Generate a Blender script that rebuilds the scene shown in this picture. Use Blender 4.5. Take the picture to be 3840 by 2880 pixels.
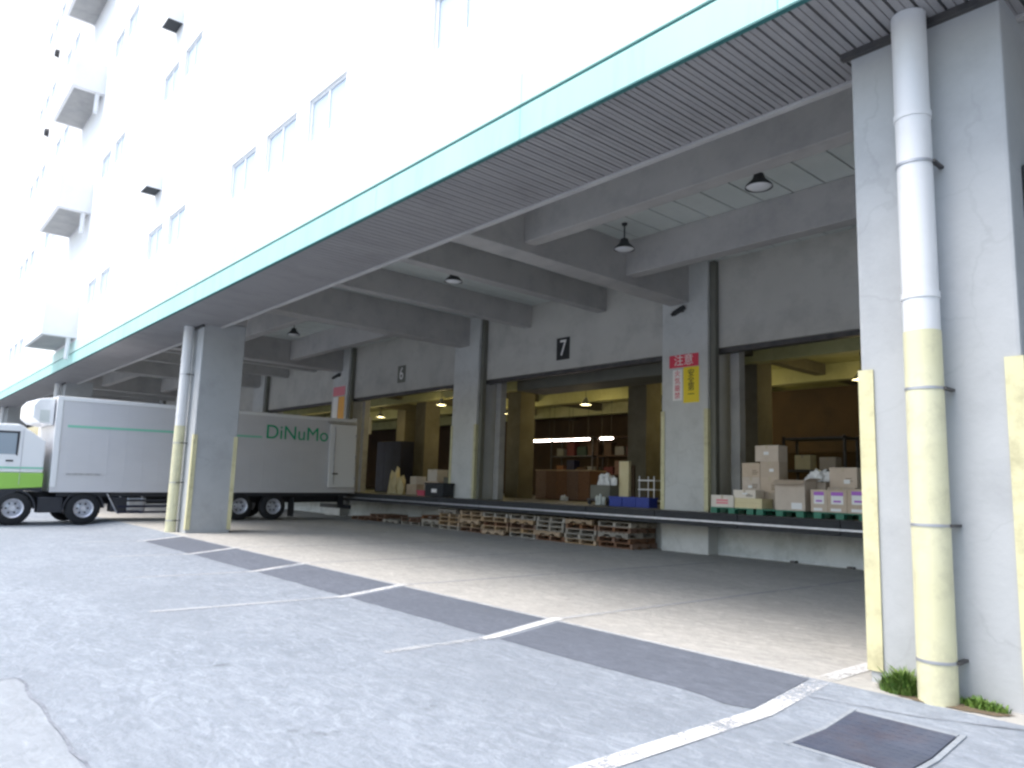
import bpy, bmesh, math, random
from mathutils import Vector, Matrix
random.seed(7)
R = math.radians
for o in list(bpy.data.objects):
    bpy.data.objects.remove(o)
sc = bpy.context.scene
col = sc.collection

# ------------------------------------------------------------------ camera
H = 1.62
yaw, pitch, roll = R(49.2037), R(7.95556), R(1.92331)
fw = Vector((-math.sin(yaw)*math.cos(pitch), math.cos(yaw)*math.cos(pitch), math.sin(pitch)))
r0 = Vector((math.cos(yaw), math.sin(yaw), 0)); u0 = r0.cross(fw)
rt = math.cos(roll)*r0 + math.sin(roll)*u0
up = -math.sin(roll)*r0 + math.cos(roll)*u0
cam_d = bpy.data.cameras.new('camera'); cam = bpy.data.objects.new('camera', cam_d); col.objects.link(cam)
m = Matrix.Identity(4)
for i in range(3):
    m[i][0] = rt[i]; m[i][1] = up[i]; m[i][2] = -fw[i]
m[0][3], m[1][3], m[2][3] = 0, 0, H
cam.matrix_world = m
cam_d.sensor_width = 36; cam_d.lens = 2755.99/3840*36
cam_d.clip_start = 0.05; cam_d.clip_end = 2000
sc.camera = cam

# ------------------------------------------------------------------ light
SUN_EL = 62
w = bpy.data.worlds.new('World'); sc.world = w; w.use_nodes = True
nt = w.node_tree
bg = nt.nodes['Background']; sky = nt.nodes.new('ShaderNodeTexSky')
sky.sky_type = 'NISHITA'; sky.sun_disc = False
sky.sun_elevation = R(SUN_EL)
sd = Vector((-0.45, -1.0, 0)).normalized()                    # horizontal direction to the sun
sky.sun_rotation = math.atan2(sd.x, sd.y)
sky.air_density = 1.3; sky.dust_density = 3.5; sky.ozone_density = 1.0
nt.links.new(sky.outputs[0], bg.inputs[0]); bg.inputs[1].default_value = 0.15
sl = bpy.data.lights.new('sun', 'SUN'); sl.energy = 1.15; sl.angle = R(35); sl.color = (1, .97, .92)
so = bpy.data.objects.new('sun', sl); col.objects.link(so)
tosun = Vector((sd.x*math.cos(R(SUN_EL)), sd.y*math.cos(R(SUN_EL)), math.sin(R(SUN_EL))))
so.rotation_euler = tosun.to_track_quat('Z', 'Y').to_euler(); so.location = (-20, -20, 40)
vs = sc.view_settings
vs.view_transform = 'Standard'; vs.look = 'None'; vs.gamma = 1; vs.exposure = 1.42; vs.use_curve_mapping = False
sc.cycles.use_denoising = True
sc.cycles.max_bounces = 8; sc.cycles.diffuse_bounces = 5
sc.cycles.filter_width = 2.6

# ------------------------------------------------------------------ materials
def lin(c):
    return tuple((x/12.92 if x <= .04045 else ((x+.055)/1.055)**2.4) for x in c)

def mat(name, c1, c2=None, scale=3.0, detail=5, rough=.8, metal=0, bump=0.0, bscale=None, spec=.5,
        dirt=None, dirt_scale=.7, dirt_amt=.5, stretch=None, coord='Position', rnd=0.0, emit=None, estr=0, cracks=0):
    M = bpy.data.materials.new(name); M.use_nodes = True
    n = M.node_tree.nodes; L = M.node_tree.links
    b = n['Principled BSDF']; b.inputs['Roughness'].default_value = rough; b.inputs['Metallic'].default_value = metal
    b.inputs['Specular IOR Level'].default_value = spec
    c1 = (*c1, 1)
    if c2 is None and not rnd and not dirt:
        b.inputs['Base Color'].default_value = c1
    if coord == 'Position':
        co = n.new('ShaderNodeNewGeometry').outputs['Position']
    else:
        co = n.new('ShaderNodeTexCoord').outputs[coord]
    if stretch:
        mp = n.new('ShaderNodeMapping'); mp.inputs['Scale'].default_value = stretch
        L.new(co, mp.inputs[0]); co = mp.outputs[0]
    out = None
    if c2 is not None:
        t = n.new('ShaderNodeTexNoise'); t.inputs['Scale'].default_value = scale; t.inputs['Detail'].default_value = detail
        t.inputs['Roughness'].default_value = .62
        L.new(co, t.inputs['Vector'])
        cr = n.new('ShaderNodeValToRGB'); cr.color_ramp.elements[0].position = .32; cr.color_ramp.elements[1].position = .68
        cr.color_ramp.elements[0].color = c1; cr.color_ramp.elements[1].color = (*c2, 1)
        L.new(t.outputs[0], cr.inputs[0]); out = cr.outputs[0]
    else:
        rg = n.new('ShaderNodeRGB'); rg.outputs[0].default_value = c1; out = rg.outputs[0]
    if dirt:
        t2 = n.new('ShaderNodeTexNoise'); t2.inputs['Scale'].default_value = dirt_scale; t2.inputs['Detail'].default_value = 8
        t2.inputs['Roughness'].default_value = .7
        L.new(co, t2.inputs['Vector'])
        cr2 = n.new('ShaderNodeValToRGB'); cr2.color_ramp.elements[0].position = .48; cr2.color_ramp.elements[1].position = .72
        cr2.color_ramp.elements[0].color = (0, 0, 0, 1); cr2.color_ramp.elements[1].color = (dirt_amt,)*3 + (1,)
        L.new(t2.outputs[0], cr2.inputs[0])
        mx = n.new('ShaderNodeMix'); mx.data_type = 'RGBA'
        L.new(cr2.outputs[0], mx.inputs[0]); L.new(out, mx.inputs[6]); mx.inputs[7].default_value = (*dirt, 1)
        out = mx.outputs[2]
    if cracks:
        tn = n.new('ShaderNodeTexNoise'); tn.inputs['Scale'].default_value = 1.6; tn.inputs['Detail'].default_value = 6; L.new(co, tn.inputs['Vector'])
        va = n.new('ShaderNodeVectorMath'); va.operation = 'MULTIPLY_ADD'; va.inputs[1].default_value = (.7, .7, .7)
        L.new(tn.outputs['Color'], va.inputs[0]); L.new(co, va.inputs[2])
        vo = n.new('ShaderNodeTexVoronoi'); vo.feature = 'DISTANCE_TO_EDGE'; vo.inputs['Scale'].default_value = .75
        L.new(va.outputs[0], vo.inputs['Vector'])
        mc = n.new('ShaderNodeMapRange'); mc.inputs[1].default_value = .003; mc.inputs[2].default_value = .014
        mc.inputs[3].default_value = cracks; mc.inputs[4].default_value = 0; L.new(vo.outputs['Distance'], mc.inputs[0])
        tm = n.new('ShaderNodeTexNoise'); tm.inputs['Scale'].default_value = .9; L.new(co, tm.inputs['Vector'])
        mm = n.new('ShaderNodeMapRange'); mm.inputs[1].default_value = .45; mm.inputs[2].default_value = .6; L.new(tm.outputs[0], mm.inputs[0])
        mu = n.new('ShaderNodeMath'); mu.operation = 'MULTIPLY'; L.new(mc.outputs[0], mu.inputs[0]); L.new(mm.outputs[0], mu.inputs[1])
        mx = n.new('ShaderNodeMix'); mx.data_type = 'RGBA'
        L.new(mu.outputs[0], mx.inputs[0]); L.new(out, mx.inputs[6]); mx.inputs[7].default_value = tuple(x*.45 for x in c1[:3])+(1,)
        out = mx.outputs[2]
    if rnd:
        oi = n.new('ShaderNodeObjectInfo'); hs = n.new('ShaderNodeHueSaturation')
        mr = n.new('ShaderNodeMapRange'); mr.inputs[3].default_value = 1-rnd; mr.inputs[4].default_value = 1+rnd
        L.new(oi.outputs['Random'], mr.inputs[0]); L.new(mr.outputs[0], hs.inputs['Value'])
        mr2 = n.new('ShaderNodeMapRange'); mr2.inputs[3].default_value = .75; mr2.inputs[4].default_value = 1.15
        ml = n.new('ShaderNodeMath'); ml.operation = 'MULTIPLY'; ml.inputs[1].default_value = 7.31
        fr = n.new('ShaderNodeMath'); fr.operation = 'FRACT'
        L.new(oi.outputs['Random'], ml.inputs[0]); L.new(ml.outputs[0], fr.inputs[0]); L.new(fr.outputs[0], mr2.inputs[0])
        L.new(mr2.outputs[0], hs.inputs['Saturation']); L.new(out, hs.inputs['Color']); out = hs.outputs[0]
    if c2 is not None or rnd or dirt or cracks:
        L.new(out, b.inputs['Base Color'])
    if bump:
        tb = n.new('ShaderNodeTexNoise'); tb.inputs['Scale'].default_value = bscale or scale*6; tb.inputs['Detail'].default_value = 6
        L.new(co, tb.inputs['Vector'])
        bp = n.new('ShaderNodeBump'); bp.inputs['Strength'].default_value = bump; bp.inputs['Distance'].default_value = .02
        L.new(tb.outputs[0], bp.inputs['Height']); L.new(bp.outputs[0], b.inputs['Normal'])
    if emit:
        b.inputs['Emission Color'].default_value = (*emit, 1); b.inputs['Emission Strength'].default_value = estr
    return M

def ground_mat(name, a, b_, dark, wear_dir=(1, 1, 1), bump=.5, fine=38):
    """worn exposed-aggregate concrete: broad tone, mottling, fine grain, dark tyre-worn stains"""
    M = bpy.data.materials.new(name); M.use_nodes = True
    n = M.node_tree.nodes; L = M.node_tree.links; bs = n['Principled BSDF']; bs.inputs['Roughness'].default_value = .85
    bs.inputs['Specular IOR Level'].default_value = .3
    pos = n.new('ShaderNodeNewGeometry').outputs['Position']
    def noise(s, d, rough=.6, st=None, dist=0):
        v = pos
        if st:
            mp = n.new('ShaderNodeMapping'); mp.inputs['Scale'].default_value = st; L.new(v, mp.inputs[0]); v = mp.outputs[0]
        t = n.new('ShaderNodeTexNoise'); t.inputs['Scale'].default_value = s; t.inputs['Detail'].default_value = d
        t.inputs['Roughness'].default_value = rough; t.inputs['Distortion'].default_value = dist; L.new(v, t.inputs['Vector'])
        return t.outputs[0]
    def ramp(x, p0, p1, v0, v1):
        m_ = n.new('ShaderNodeMapRange'); m_.inputs[1].default_value = p0; m_.inputs[2].default_value = p1
        m_.inputs[3].default_value = v0; m_.inputs[4].default_value = v1; L.new(x, m_.inputs[0]); return m_.outputs[0]
    def mix(f, x, y, mode='MIX'):
        m_ = n.new('ShaderNodeMix'); m_.data_type = 'RGBA'; m_.blend_type = mode
        if isinstance(f, float): m_.inputs[0].default_value = f
        else: L.new(f, m_.inputs[0])
        for i, c in ((6, x), (7, y)):
            if isinstance(c, tuple): m_.inputs[i].default_value = (*c, 1)
            else: L.new(c, m_.inputs[i])
        return m_.outputs[2]
    c = mix(ramp(noise(.35, 6, .6, wear_dir, .6), .35, .65, 0, 1), a, b_)
    c = mix(ramp(noise(2.2, 7, .7, None, 1.2), .40, .72, 0, .75), c, dark)
    c = mix(ramp(noise(fine, 4, .7), .35, .7, .38, 0), c, dark)
    c = mix(ramp(noise(1.1, 9, .8, (.35, 1.6, 1), 2.5), .62, .75, 0, .5), c, dark)
    c = mix(ramp(noise(7, 6, .7, (.45, 1.3, 1), 1.8), .46, .64, 0, .6), c, tuple(x*.70 for x in a))
    c = mix(ramp(noise(4.5, 6, .75, (.5, 1.2, 1), 2.2), .50, .68, 0, .65), c, tuple(min(1, x*1.22) for x in b_))
    c = mix(ramp(noise(26, 3, .7), .60, .74, 0, .4), c, tuple(x*.6 for x in a))
    c = mix(ramp(noise(.55, 2, .5, (.4, 1, 1)), .48, .70, 0, .55), c, tuple(x*.8 for x in a))
    c = mix(ramp(noise(1.7, 3, .6), .70, .76, 0, .6), c, tuple(x*.42 for x in a))
    L.new(c, bs.inputs['Base Color'])
    bp = n.new('ShaderNodeBump'); bp.inputs['Strength'].default_value = bump; bp.inputs['Distance'].default_value = .012
    L.new(noise(fine*.8, 6, .7), bp.inputs['Height'])
    bp2 = n.new('ShaderNodeBump'); bp2.inputs['Strength'].default_value = bump*.8; bp2.inputs['Distance'].default_value = .05
    L.new(noise(5, 6, .7), bp2.inputs['Height']); L.new(bp.outputs[0], bp2.inputs['Normal'])
    L.new(bp2.outputs[0], bs.inputs['Normal'])
    return M

def worn_paint(name, c, cover=.5, rough=.6, amax=1):
    """road paint rubbed through to the concrete: transparent where it has gone"""
    M = bpy.data.materials.new(name); M.use_nodes = True
    n = M.node_tree.nodes; L = M.node_tree.links; bs = n['Principled BSDF']
    bs.inputs['Base Color'].default_value = (*c, 1); bs.inputs['Roughness'].default_value = rough
    pos = n.new('ShaderNodeNewGeometry').outputs['Position']
    def nz(s, d):
        t = n.new('ShaderNodeTexNoise'); t.inputs['Scale'].default_value = s; t.inputs['Detail'].default_value = d
        t.inputs['Roughness'].default_value = .75; L.new(pos, t.inputs['Vector']); return t.outputs[0]
    ad = n.new('ShaderNodeMath'); ad.operation = 'ADD'; L.new(nz(1.3, 3), ad.inputs[0]); L.new(nz(30, 5), ad.inputs[1])
    mr = n.new('ShaderNodeMapRange'); T = 1.0+(cover-.5)*.4
    mr.inputs[1].default_value = T+.16; mr.inputs[2].default_value = T-.06
    L.new(ad.outputs[0], mr.inputs[0])
    mr.inputs[3].default_value = 0; mr.inputs[4].default_value = amax
    L.new(mr.outputs[0], bs.inputs['Alpha'])
    return M

MT = {}
MT['wall'] = mat('white_painted_wall', (.80, .80, .80), (.85, .85, .85), scale=.5, rough=.7, dirt=(.62, .62, .6), dirt_scale=.4, dirt_amt=.25)
MT['pillar'] = mat('painted_concrete', (.355, .37, .38), (.40, .415, .425), scale=.8, rough=.8, bump=.15, bscale=16,
                   dirt=(.28, .29, .30), dirt_scale=1.1, dirt_amt=.6, cracks=.15)
MT['column'] = mat('column_concrete', (.50, .51, .50), (.56, .565, .555), scale=.8, rough=.8, bump=.15, bscale=16,
                   dirt=(.33, .335, .32), dirt_scale=1.3, dirt_amt=.5, cracks=.18)
MT['conc'] = mat('raw_concrete', (.33, .33, .33), (.42, .415, .40), scale=1.4, rough=.85, bump=.3, bscale=22, dirt=(.2, .2, .2), dirt_scale=1.1, dirt_amt=.5)
MT['lintel'] = mat('lintel_concrete', (.44, .43, .40), (.50, .49, .455), scale=.6, rough=.85, bump=.15, dirt=(.26, .25, .24), dirt_scale=.8, dirt_amt=.5)
MT['beam'] = mat('beam_concrete', (.38, .37, .365), (.44, .43, .42), scale=.9, rough=.85, bump=.2, dirt=(.22, .22, .23), dirt_scale=1.3, dirt_amt=.45)
MT['deck'] = mat('ceiling_panel_paint', (.52, .56, .54), (.60, .63, .61), scale=1.0, rough=.7, dirt=(.40, .43, .41), dirt_scale=2, dirt_amt=.4)
MT['gap'] = mat('dark_joint', (.05, .055, .06), rough=.9)
MT['soffit'] = mat('soffit_metal', (.255, .25, .258), (.30, .295, .30), scale=1.5, rough=.55, spec=.4, dirt=(.13, .125, .135), dirt_scale=3, dirt_amt=.5, stretch=(1, .4, 1))
MT['mint'] = mat('mint_fascia_paint', (.31, .58, .54), (.35, .62, .58), scale=.8, rough=.5, dirt=(.22, .42, .40), dirt_scale=3.5, dirt_amt=.45, stretch=(1, 1, .12))
MT['mintpale'] = mat('glare_washed_mint_paint', (.46, .66, .62), (.52, .70, .67), scale=.8, rough=.5, dirt=(.36, .54, .51), dirt_scale=3.5, dirt_amt=.45, stretch=(1, 1, .12))  # same mint panel, with the glare on the upper band put into its colour
MT['teal'] = mat('dark_teal_groove', (.02, .12, .12), rough=.6)
MT['yellow'] = mat('faded_yellow_guard', (.54, .51, .30), (.60, .57, .36), scale=2.5, rough=.5, dirt=(.34, .31, .19), dirt_scale=4.5, dirt_amt=.75)
MT['pvc'] = mat('white_pipe', (.60, .61, .62), (.64, .65, .66), scale=1.5, rough=.35, dirt=(.48, .48, .47), dirt_scale=3, dirt_amt=.35)
MT['pipeyellow'] = mat('pipe_yellow_paint', (.56, .54, .35), (.61, .59, .41), scale=1.7, rough=.42, dirt=(.38, .36, .25), dirt_scale=3.2, dirt_amt=.7)
MT['band'] = mat('galvanised_band', (.38, .39, .42), rough=.45, metal=.6)
MT['black'] = mat('black_rubber', (.018, .02, .024), (.03, .032, .036), scale=8, rough=.75)
MT['steel'] = mat('worn_steel', (.45, .46, .5), (.6, .61, .65), scale=6, rough=.4, metal=.75)
MT['darksteel'] = mat('dark_steel', (.05, .05, .055), (.09, .085, .08), scale=5, rough=.55, metal=.3)
MT['frame'] = mat('window_frame', (.78, .79, .8), rough=.5)
MT['glass'] = mat('window_glass', (.30, .36, .42), rough=.12, spec=.7)
MT['paleglass'] = mat('glare_pale_window_glass', (.46, .54, .62), rough=.3, spec=.4)  # pale bluish pane colour stands in for blown-out glare on the glass
MT['dockfloor'] = mat('dock_floor', (.12, .12, .12), (.18, .18, .175), scale=1.5, rough=.6, bump=.1, dirt=(.07, .07, .07), dirt_scale=2, dirt_amt=.6)
MT['dockwall'] = mat('dock_wall_concrete', (.50, .53, .54), (.60, .62, .62), scale=1.3, rough=.85, bump=.3, dirt=(.28, .30, .29), dirt_scale=1.8, dirt_amt=.7)
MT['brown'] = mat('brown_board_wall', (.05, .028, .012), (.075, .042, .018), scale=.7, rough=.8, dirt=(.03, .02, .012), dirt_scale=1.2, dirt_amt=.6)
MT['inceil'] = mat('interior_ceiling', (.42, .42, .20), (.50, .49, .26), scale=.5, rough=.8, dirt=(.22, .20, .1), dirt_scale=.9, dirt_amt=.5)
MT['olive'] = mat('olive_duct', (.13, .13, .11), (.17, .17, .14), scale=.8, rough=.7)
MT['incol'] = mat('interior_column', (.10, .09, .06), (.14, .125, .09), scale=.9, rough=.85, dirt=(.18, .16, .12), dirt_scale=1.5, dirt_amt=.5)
for k_, c_ in dict(tan=((.33, .22, .125), (.43, .31, .19)), brown=((.14, .07, .04), (.22, .12, .07)), grey=((.27, .24, .20), (.36, .33, .28))).items():
    MT['wood_'+k_] = mat('pallet_wood_'+k_, c_[0], c_[1], scale=5, rough=.85, bump=.3, coord='Object', stretch=(1, 6, 6), rnd=.28)
MT['card'] = mat('cardboard', (.54, .44, .35), (.60, .50, .40), scale=3, rough=.85, rnd=.10, dirt=(.45, .36, .27), dirt_scale=4, dirt_amt=.4)
MT['cardpale'] = mat('pale_cardboard', (.66, .60, .52), (.70, .64, .56), scale=3, rough=.85, rnd=.08)
MT['cardyellow'] = mat('yellow_cardboard', (.66, .57, .33), (.70, .62, .40), scale=3, rough=.8)
MT['tape'] = mat('packing_tape', (.50, .42, .30), rough=.3)
MT['white'] = mat('white_plastic', (.74, .75, .76), rough=.45)
MT['purple'] = mat('purple_print', (.38, .12, .55), rough=.5)
MT['pinkprint'] = mat('pink_print', (.72, .22, .26), rough=.6)
MT['green'] = mat('green_pallet_plastic', (.02, .16, .10), (.03, .20, .13), scale=4, rough=.5)
MT['blue'] = mat('blue_crate_plastic', (.015, .035, .26), (.02, .05, .33), scale=4, rough=.4)
MT['bluepanel'] = mat('dark_blue_panel', (.008, .010, .028), (.014, .016, .045), scale=2, rough=.6)
MT['pinkcrate'] = mat('pink_crate_plastic', (.60, .10, .16), rough=.4)
MT['red'] = mat('red_print', (.62, .03, .07), (.66, .05, .09), scale=5, rough=.5)
MT['dimred'] = mat('dull_red_box', (.08, .012, .01), rough=.7)
MT['dimgreen'] = mat('dull_green_box', (.015, .035, .02), rough=.7)
MT['signyellow'] = mat('yellow_sign_print', (.80, .62, .02), rough=.5)
MT['signorange'] = mat('orange_sign_print', (.85, .42, .08), rough=.5)
MT['signblack'] = mat('black_print', (.015, .015, .015), rough=.6)
MT['signwhite'] = mat('white_print', (.8, .78, .76), rough=.5)
MT['leaf'] = mat('weed_leaf', (.045, .12, .015), (.15, .22, .05), scale=14, rough=.6, rnd=.2)
MT['soil'] = mat('soil', (.10, .08, .05), (.16, .12, .08), scale=30, rough=.95, bump=.5)
MT['iron'] = mat('cast_iron_cover', (.055, .07, .11), (.09, .105, .15), scale=3, rough=.55, metal=.25, bump=.2, bscale=60, dirt=(.10, .06, .06), dirt_scale=2.2, dirt_amt=.4)
MT['truckwhite'] = mat('truck_white_paint', (.80, .81, .82), rough=.25, spec=.6)
MT['alu'] = mat('aluminium_van_side', (.60, .60, .62), (.64, .64, .66), scale=.5, rough=.4, metal=.1, stretch=(1, 1, 3))
MT['lime'] = mat('lime_green_paint', (.30, .56, .10), rough=.35)
MT['logo'] = mat('green_lettering', (.01, .35, .17), rough=.4)
MT['mintline'] = mat('pale_green_line', (.25, .60, .45), rough=.4)
MT['tyre'] = mat('tyre_rubber', (.016, .017, .02), rough=.85)
MT['rim'] = mat('wheel_rim', (.60, .61, .66), rough=.35, metal=.4)
MT['chassis'] = mat('chassis_dark', (.02, .022, .03), (.03, .032, .04), scale=4, rough=.6)
MT['tube'] = mat('lit_tube', (.9, .9, .9), emit=(1, .82, .76), estr=9)
MT['lampglow'] = mat('lit_lamp', (.9, .85, .6), emit=(1, .85, .42), estr=4)
MT['lampglass'] = mat('lamp_glass', (.72, .73, .75), rough=.25)
MT['lampdark'] = mat('lamp_shade_dark', (.03, .033, .036), rough=.5)
MT['asphalt'] = ground_mat('asphalt_patch', (.112, .127, .158), (.126, .142, .175), (.098, .11, .138), bump=.25, fine=60)
MT['yard'] = ground_mat('yard_concrete', (.240, .272, .315), (.28, .313, .358), (.175, .202, .24), (1, 1, 1), .7)
MT['slab'] = ground_mat('smooth_yard_slab', (.262, .29, .325), (.29, .318, .352), (.215, .24, .272), (1, 1, 1), .3)
MT['apron'] = ground_mat('bay_floor_concrete', (.40, .395, .38), (.47, .46, .435), (.30, .30, .285), (.6, 1.4, 1), .45, 30)
MT['line'] = worn_paint('worn_white_line', (.62, .63, .64), .60, amax=.9)
MT['linefaint'] = worn_paint('faint_white_line', (.50, .52, .54), .68, amax=.6)
MT['crack'] = mat('ground_joint', (.12, .135, .165), (.24, .26, .30), scale=9, rough=.95)

# ------------------------------------------------------------------ mesh helpers
class MB:
    def __init__(s): s.v = []; s.f = []
    def box(s, x0, x1, y0, y1, z0, z1):
        b = len(s.v)
        s.v += [(x0, y0, z0), (x1, y0, z0), (x1, y1, z0), (x0, y1, z0), (x0, y0, z1), (x1, y0, z1), (x1, y1, z1), (x0, y1, z1)]
        s.f += [(b, b+3, b+2, b+1), (b+4, b+5, b+6, b+7), (b, b+1, b+5, b+4), (b+1, b+2, b+6, b+5), (b+2, b+3, b+7, b+6), (b+3, b, b+4, b+7)]
        return s
    def prism(s, pts, axis, a0, a1):
        """pts: outline in the two other axes; extruded along axis"""
        b = len(s.v); k = len(pts)
        for a in (a0, a1):
            for p, q in pts:
                s.v.append({'x': (a, p, q), 'y': (p, a, q), 'z': (p, q, a)}[axis])
        s.f.append(tuple(range(b, b+k))); s.f.append(tuple(range(b+2*k-1, b+k-1, -1)))
        for i in range(k):
            j = (i+1) % k
            s.f.append((b+i, b+k+i, b+k+j, b+j))
        return s
    def tube(s, p0, p1, r, n=16, r1=None, cap=True):
        p0 = Vector(p0); p1 = Vector(p1); d = (p1-p0).normalized()
        a = d.orthogonal().normalized(); c = d.cross(a); r1 = r if r1 is None else r1
        b = len(s.v)
        for p, rr in ((p0, r), (p1, r1)):
            for i in range(n):
                t = 2*math.pi*i/n; s.v.append(tuple(p+rr*(math.cos(t)*a+math.sin(t)*c)))
        for i in range(n):
            j = (i+1) % n; s.f.append((b+i, b+j, b+n+j, b+n+i))
        if cap:
            s.f.append(tuple(range(b+n-1, b-1, -1))); s.f.append(tuple(range(b+n, b+2*n)))
        return s
    def lathe(s, prof, c=(0, 0, 0), n=20, axis='z'):
        b = len(s.v); k = len(prof)
        for i in range(n):
            t = 2*math.pi*i/n
            for r_, h_ in prof:
                x, y = r_*math.cos(t), r_*math.sin(t)
                p = (x, y, h_) if axis == 'z' else ((x, h_, y) if axis == 'y' else (h_, x, y))
                s.v.append(tuple(c[q]+p[q] for q in range(3)))
        for i in range(n):
            j = (i+1) % n
            for q in range(k-1):
                s.f.append((b+i*k+q, b+j*k+q, b+j*k+q+1, b+i*k+q+1))
        return s
    def build(s, name, material, parent=None, bevel=0, smooth=False, seg=2):
        me = bpy.data.meshes.new(name); me.from_pydata(s.v, [], s.f); me.update()
        bm = bmesh.new(); bm.from_mesh(me)
        bmesh.ops.recalc_face_normals(bm, faces=bm.faces)
        if bevel:
            es = [e for e in bm.edges if len(e.link_faces) == 2 and e.calc_face_angle(0) > .5]
            bmesh.ops.bevel(bm, geom=es, offset=bevel, segments=seg, affect='EDGES', profile=.6)
        bm.to_mesh(me); bm.free()
        if smooth:
            for p in me.polygons: p.use_smooth = True
            try: me.set_sharp_from_angle(angle=R(40))
            except Exception: pass
        me.materials.append(material)
        o = bpy.data.objects.new(name, me); col.objects.link(o)
        if parent: o.parent = parent
        return o

def tag(o, label=None, cat=None, group=None, kind=None):
    if label: o['label'] = label
    if cat: o['category'] = cat
    if group: o['group'] = group
    if kind: o['kind'] = kind
    return o
def empty(name, loc=(0, 0, 0), rz=0, **k):
    o = bpy.data.objects.new(name, None); o.location = loc; o.rotation_euler = (0, 0, rz); col.objects.link(o)
    o.empty_display_size = .2
    return tag(o, **k)
def box(name, x0, x1, y0, y1, z0, z1, m, parent=None, bevel=0):
    return MB().box(x0, x1, y0, y1, z0, z1).build(name, m, parent, bevel)
def link_copy(src, parent, loc=None, rot=None):
    c = src.copy(); col.objects.link(c); c.parent = parent
    if loc is not None: c.location = loc
    if rot is not None: c.rotation_euler = rot
    return c
def copy_tree(o, parent=None):
    c = o.copy(); col.objects.link(c); c.parent = parent
    for ch in list(o.children): copy_tree(ch, c)
    return c
def text(name, body, size, m, parent, loc, rot, ext=.004, align='CENTER', sx=1.0):
    cu = bpy.data.curves.new(name, 'FONT'); cu.body = body; cu.size = size; cu.extrude = ext
    cu.align_x = align; cu.align_y = 'CENTER'; cu.offset = 0
    cu.materials.append(m)
    tmp = bpy.data.objects.new(name, cu); col.objects.link(tmp)
    me = bpy.data.meshes.new_from_object(tmp.evaluated_get(bpy.context.evaluated_depsgraph_get()))
    bpy.data.objects.remove(tmp); me.name = name
    o = bpy.data.objects.new(name, me); col.objects.link(o); o.parent = parent; o.location = loc; o.rotation_euler = rot
    o.scale = (sx, 1, 1)
    return o

# ------------------------------------------------------------------ ground
Z0 = -.11
def prof(y): return 0 if y >= 6.65 else (Z0 if y <= 5.63 else Z0+(y-5.63)/1.02*.11)
def sheet(name, x0, x1, ys, dz, m, parent=None):
    s = MB(); k = 0
    for y in ys:
        s.v += [(x0, y, prof(y)+dz), (x1, y, prof(y)+dz)]
    for i in range(len(ys)-1):
        s.f.append((2*i, 2*i+1, 2*i+3, 2*i+2))
    return s.build(name, m, parent)
tag(sheet('yard_ground', -400, 300, [-400, 0, 5.63, 6.65], 0, MT['yard']), kind='structure')
tag(sheet('bay_floor', -400, 300, [6.65, 17.4], 0, MT['apron']), kind='structure')
tag(sheet('yard_slab', -7.55, 8, [-6, 1.16], .004, MT['slab']), kind='structure')
strip_x = [(-6.62, -3.42), (-10.12, -6.88), (-13.6, -10.38), (-17.2, -13.86), (-21.0, -17.46)]
drain = empty('asphalt_drain_strip', (0, 0, 0), kind='structure')
for a, b in strip_x:
    s = MB(); n_ = 14
    ys = [5.66, 6.2, 6.6]
    for i in range(n_+1):
        x = a+(b-a)*i/n_
        y0_ = ys[0]+random.uniform(-.012, .012)+(-.06 if (i == n_-1 and b > -4) else 0); y1_ = ys[2]+random.uniform(-.006, .006)
        for y in (y0_, ys[1], y1_): s.v.append((x, y, prof(y)+.004))
    for i in range(n_):
        for q in range(2):
            s.f.append((i*3+q, (i+1)*3+q, (i+1)*3+q+1, i*3+q+1))
    s.build('asphalt_patch', MT['asphalt'], drain)
lines = empty('painted_bay_lines', kind='structure')
sheet('line', -3.40, -3.23, [-2, 5.63, 6.65, 8.6], .008, MT['line'], lines)
for xx, y0_, y1_ in ((-6.75, 4.2, 15.2), (-10.25, 2.9, 15.5), (-13.73, 3.4, 15.5), (-17.33, 4, 15), (-21.1, 4.2, 15)):
    sheet('line', xx-.065, xx+.065, [y0_, 5.5], .008, MT['linefaint'], lines)
    sheet('line', xx-.075, xx+.075, [5.5, 5.63, 6.65, 6.75], .009, MT['line'], lines)
    sheet('line', xx-.06, xx+.06, [6.75, y1_], .008, MT['linefaint'], lines)
sheet('line', -21.1, -3.45, [6.60, 6.66], .008, MT['linefaint'], lines)
joints = empty('ground_joints', kind='structure')
def wiggle(name, pts, wd, dz, m, parent):
    s = MB(); P = []
    for (ax, ay), (bx_, by) in zip(pts, pts[1:]):
        n_ = max(2, int(math.hypot(bx_-ax, by-ay)/.22))
        for i in range(n_): P.append((ax+(bx_-ax)*i/n_+random.uniform(-.02, .02), ay+(by-ay)*i/n_+random.uniform(-.02, .02)))
    P.append(pts[-1])
    for i, (x, y) in enumerate(P):
        j = min(i+1, len(P)-1); h = max(j-1, 0)
        dx, dy = P[j][0]-P[h][0], P[j][1]-P[h][1]; l = math.hypot(dx, dy) or 1
        ww = wd*random.uniform(.45, 1.2)/2
        for sg in (-1, 1):
            xx, yy = x-sg*dy/l*ww, y+sg*dx/l*ww; s.v.append((xx, yy, prof(yy)+dz))
    for i in range(len(P)-1): s.f.append((2*i, 2*i+1, 2*i+3, 2*i+2))
    return s.build(name, m, parent)
wiggle('joint', [(-7.55, 1.16), (-5.2, 1.17), (6, 1.16)], .024, .008, MT['crack'], joints)
wiggle('joint', [(-7.55, 1.16), (-7.56, -6)], .03, .008, MT['crack'], joints)
wiggle('joint', [(-3.2, 6.2), (-2.4, 6.33), (-1.2, 6.72), (1, 7.0)], .018, .009, MT['crack'], joints)

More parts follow.
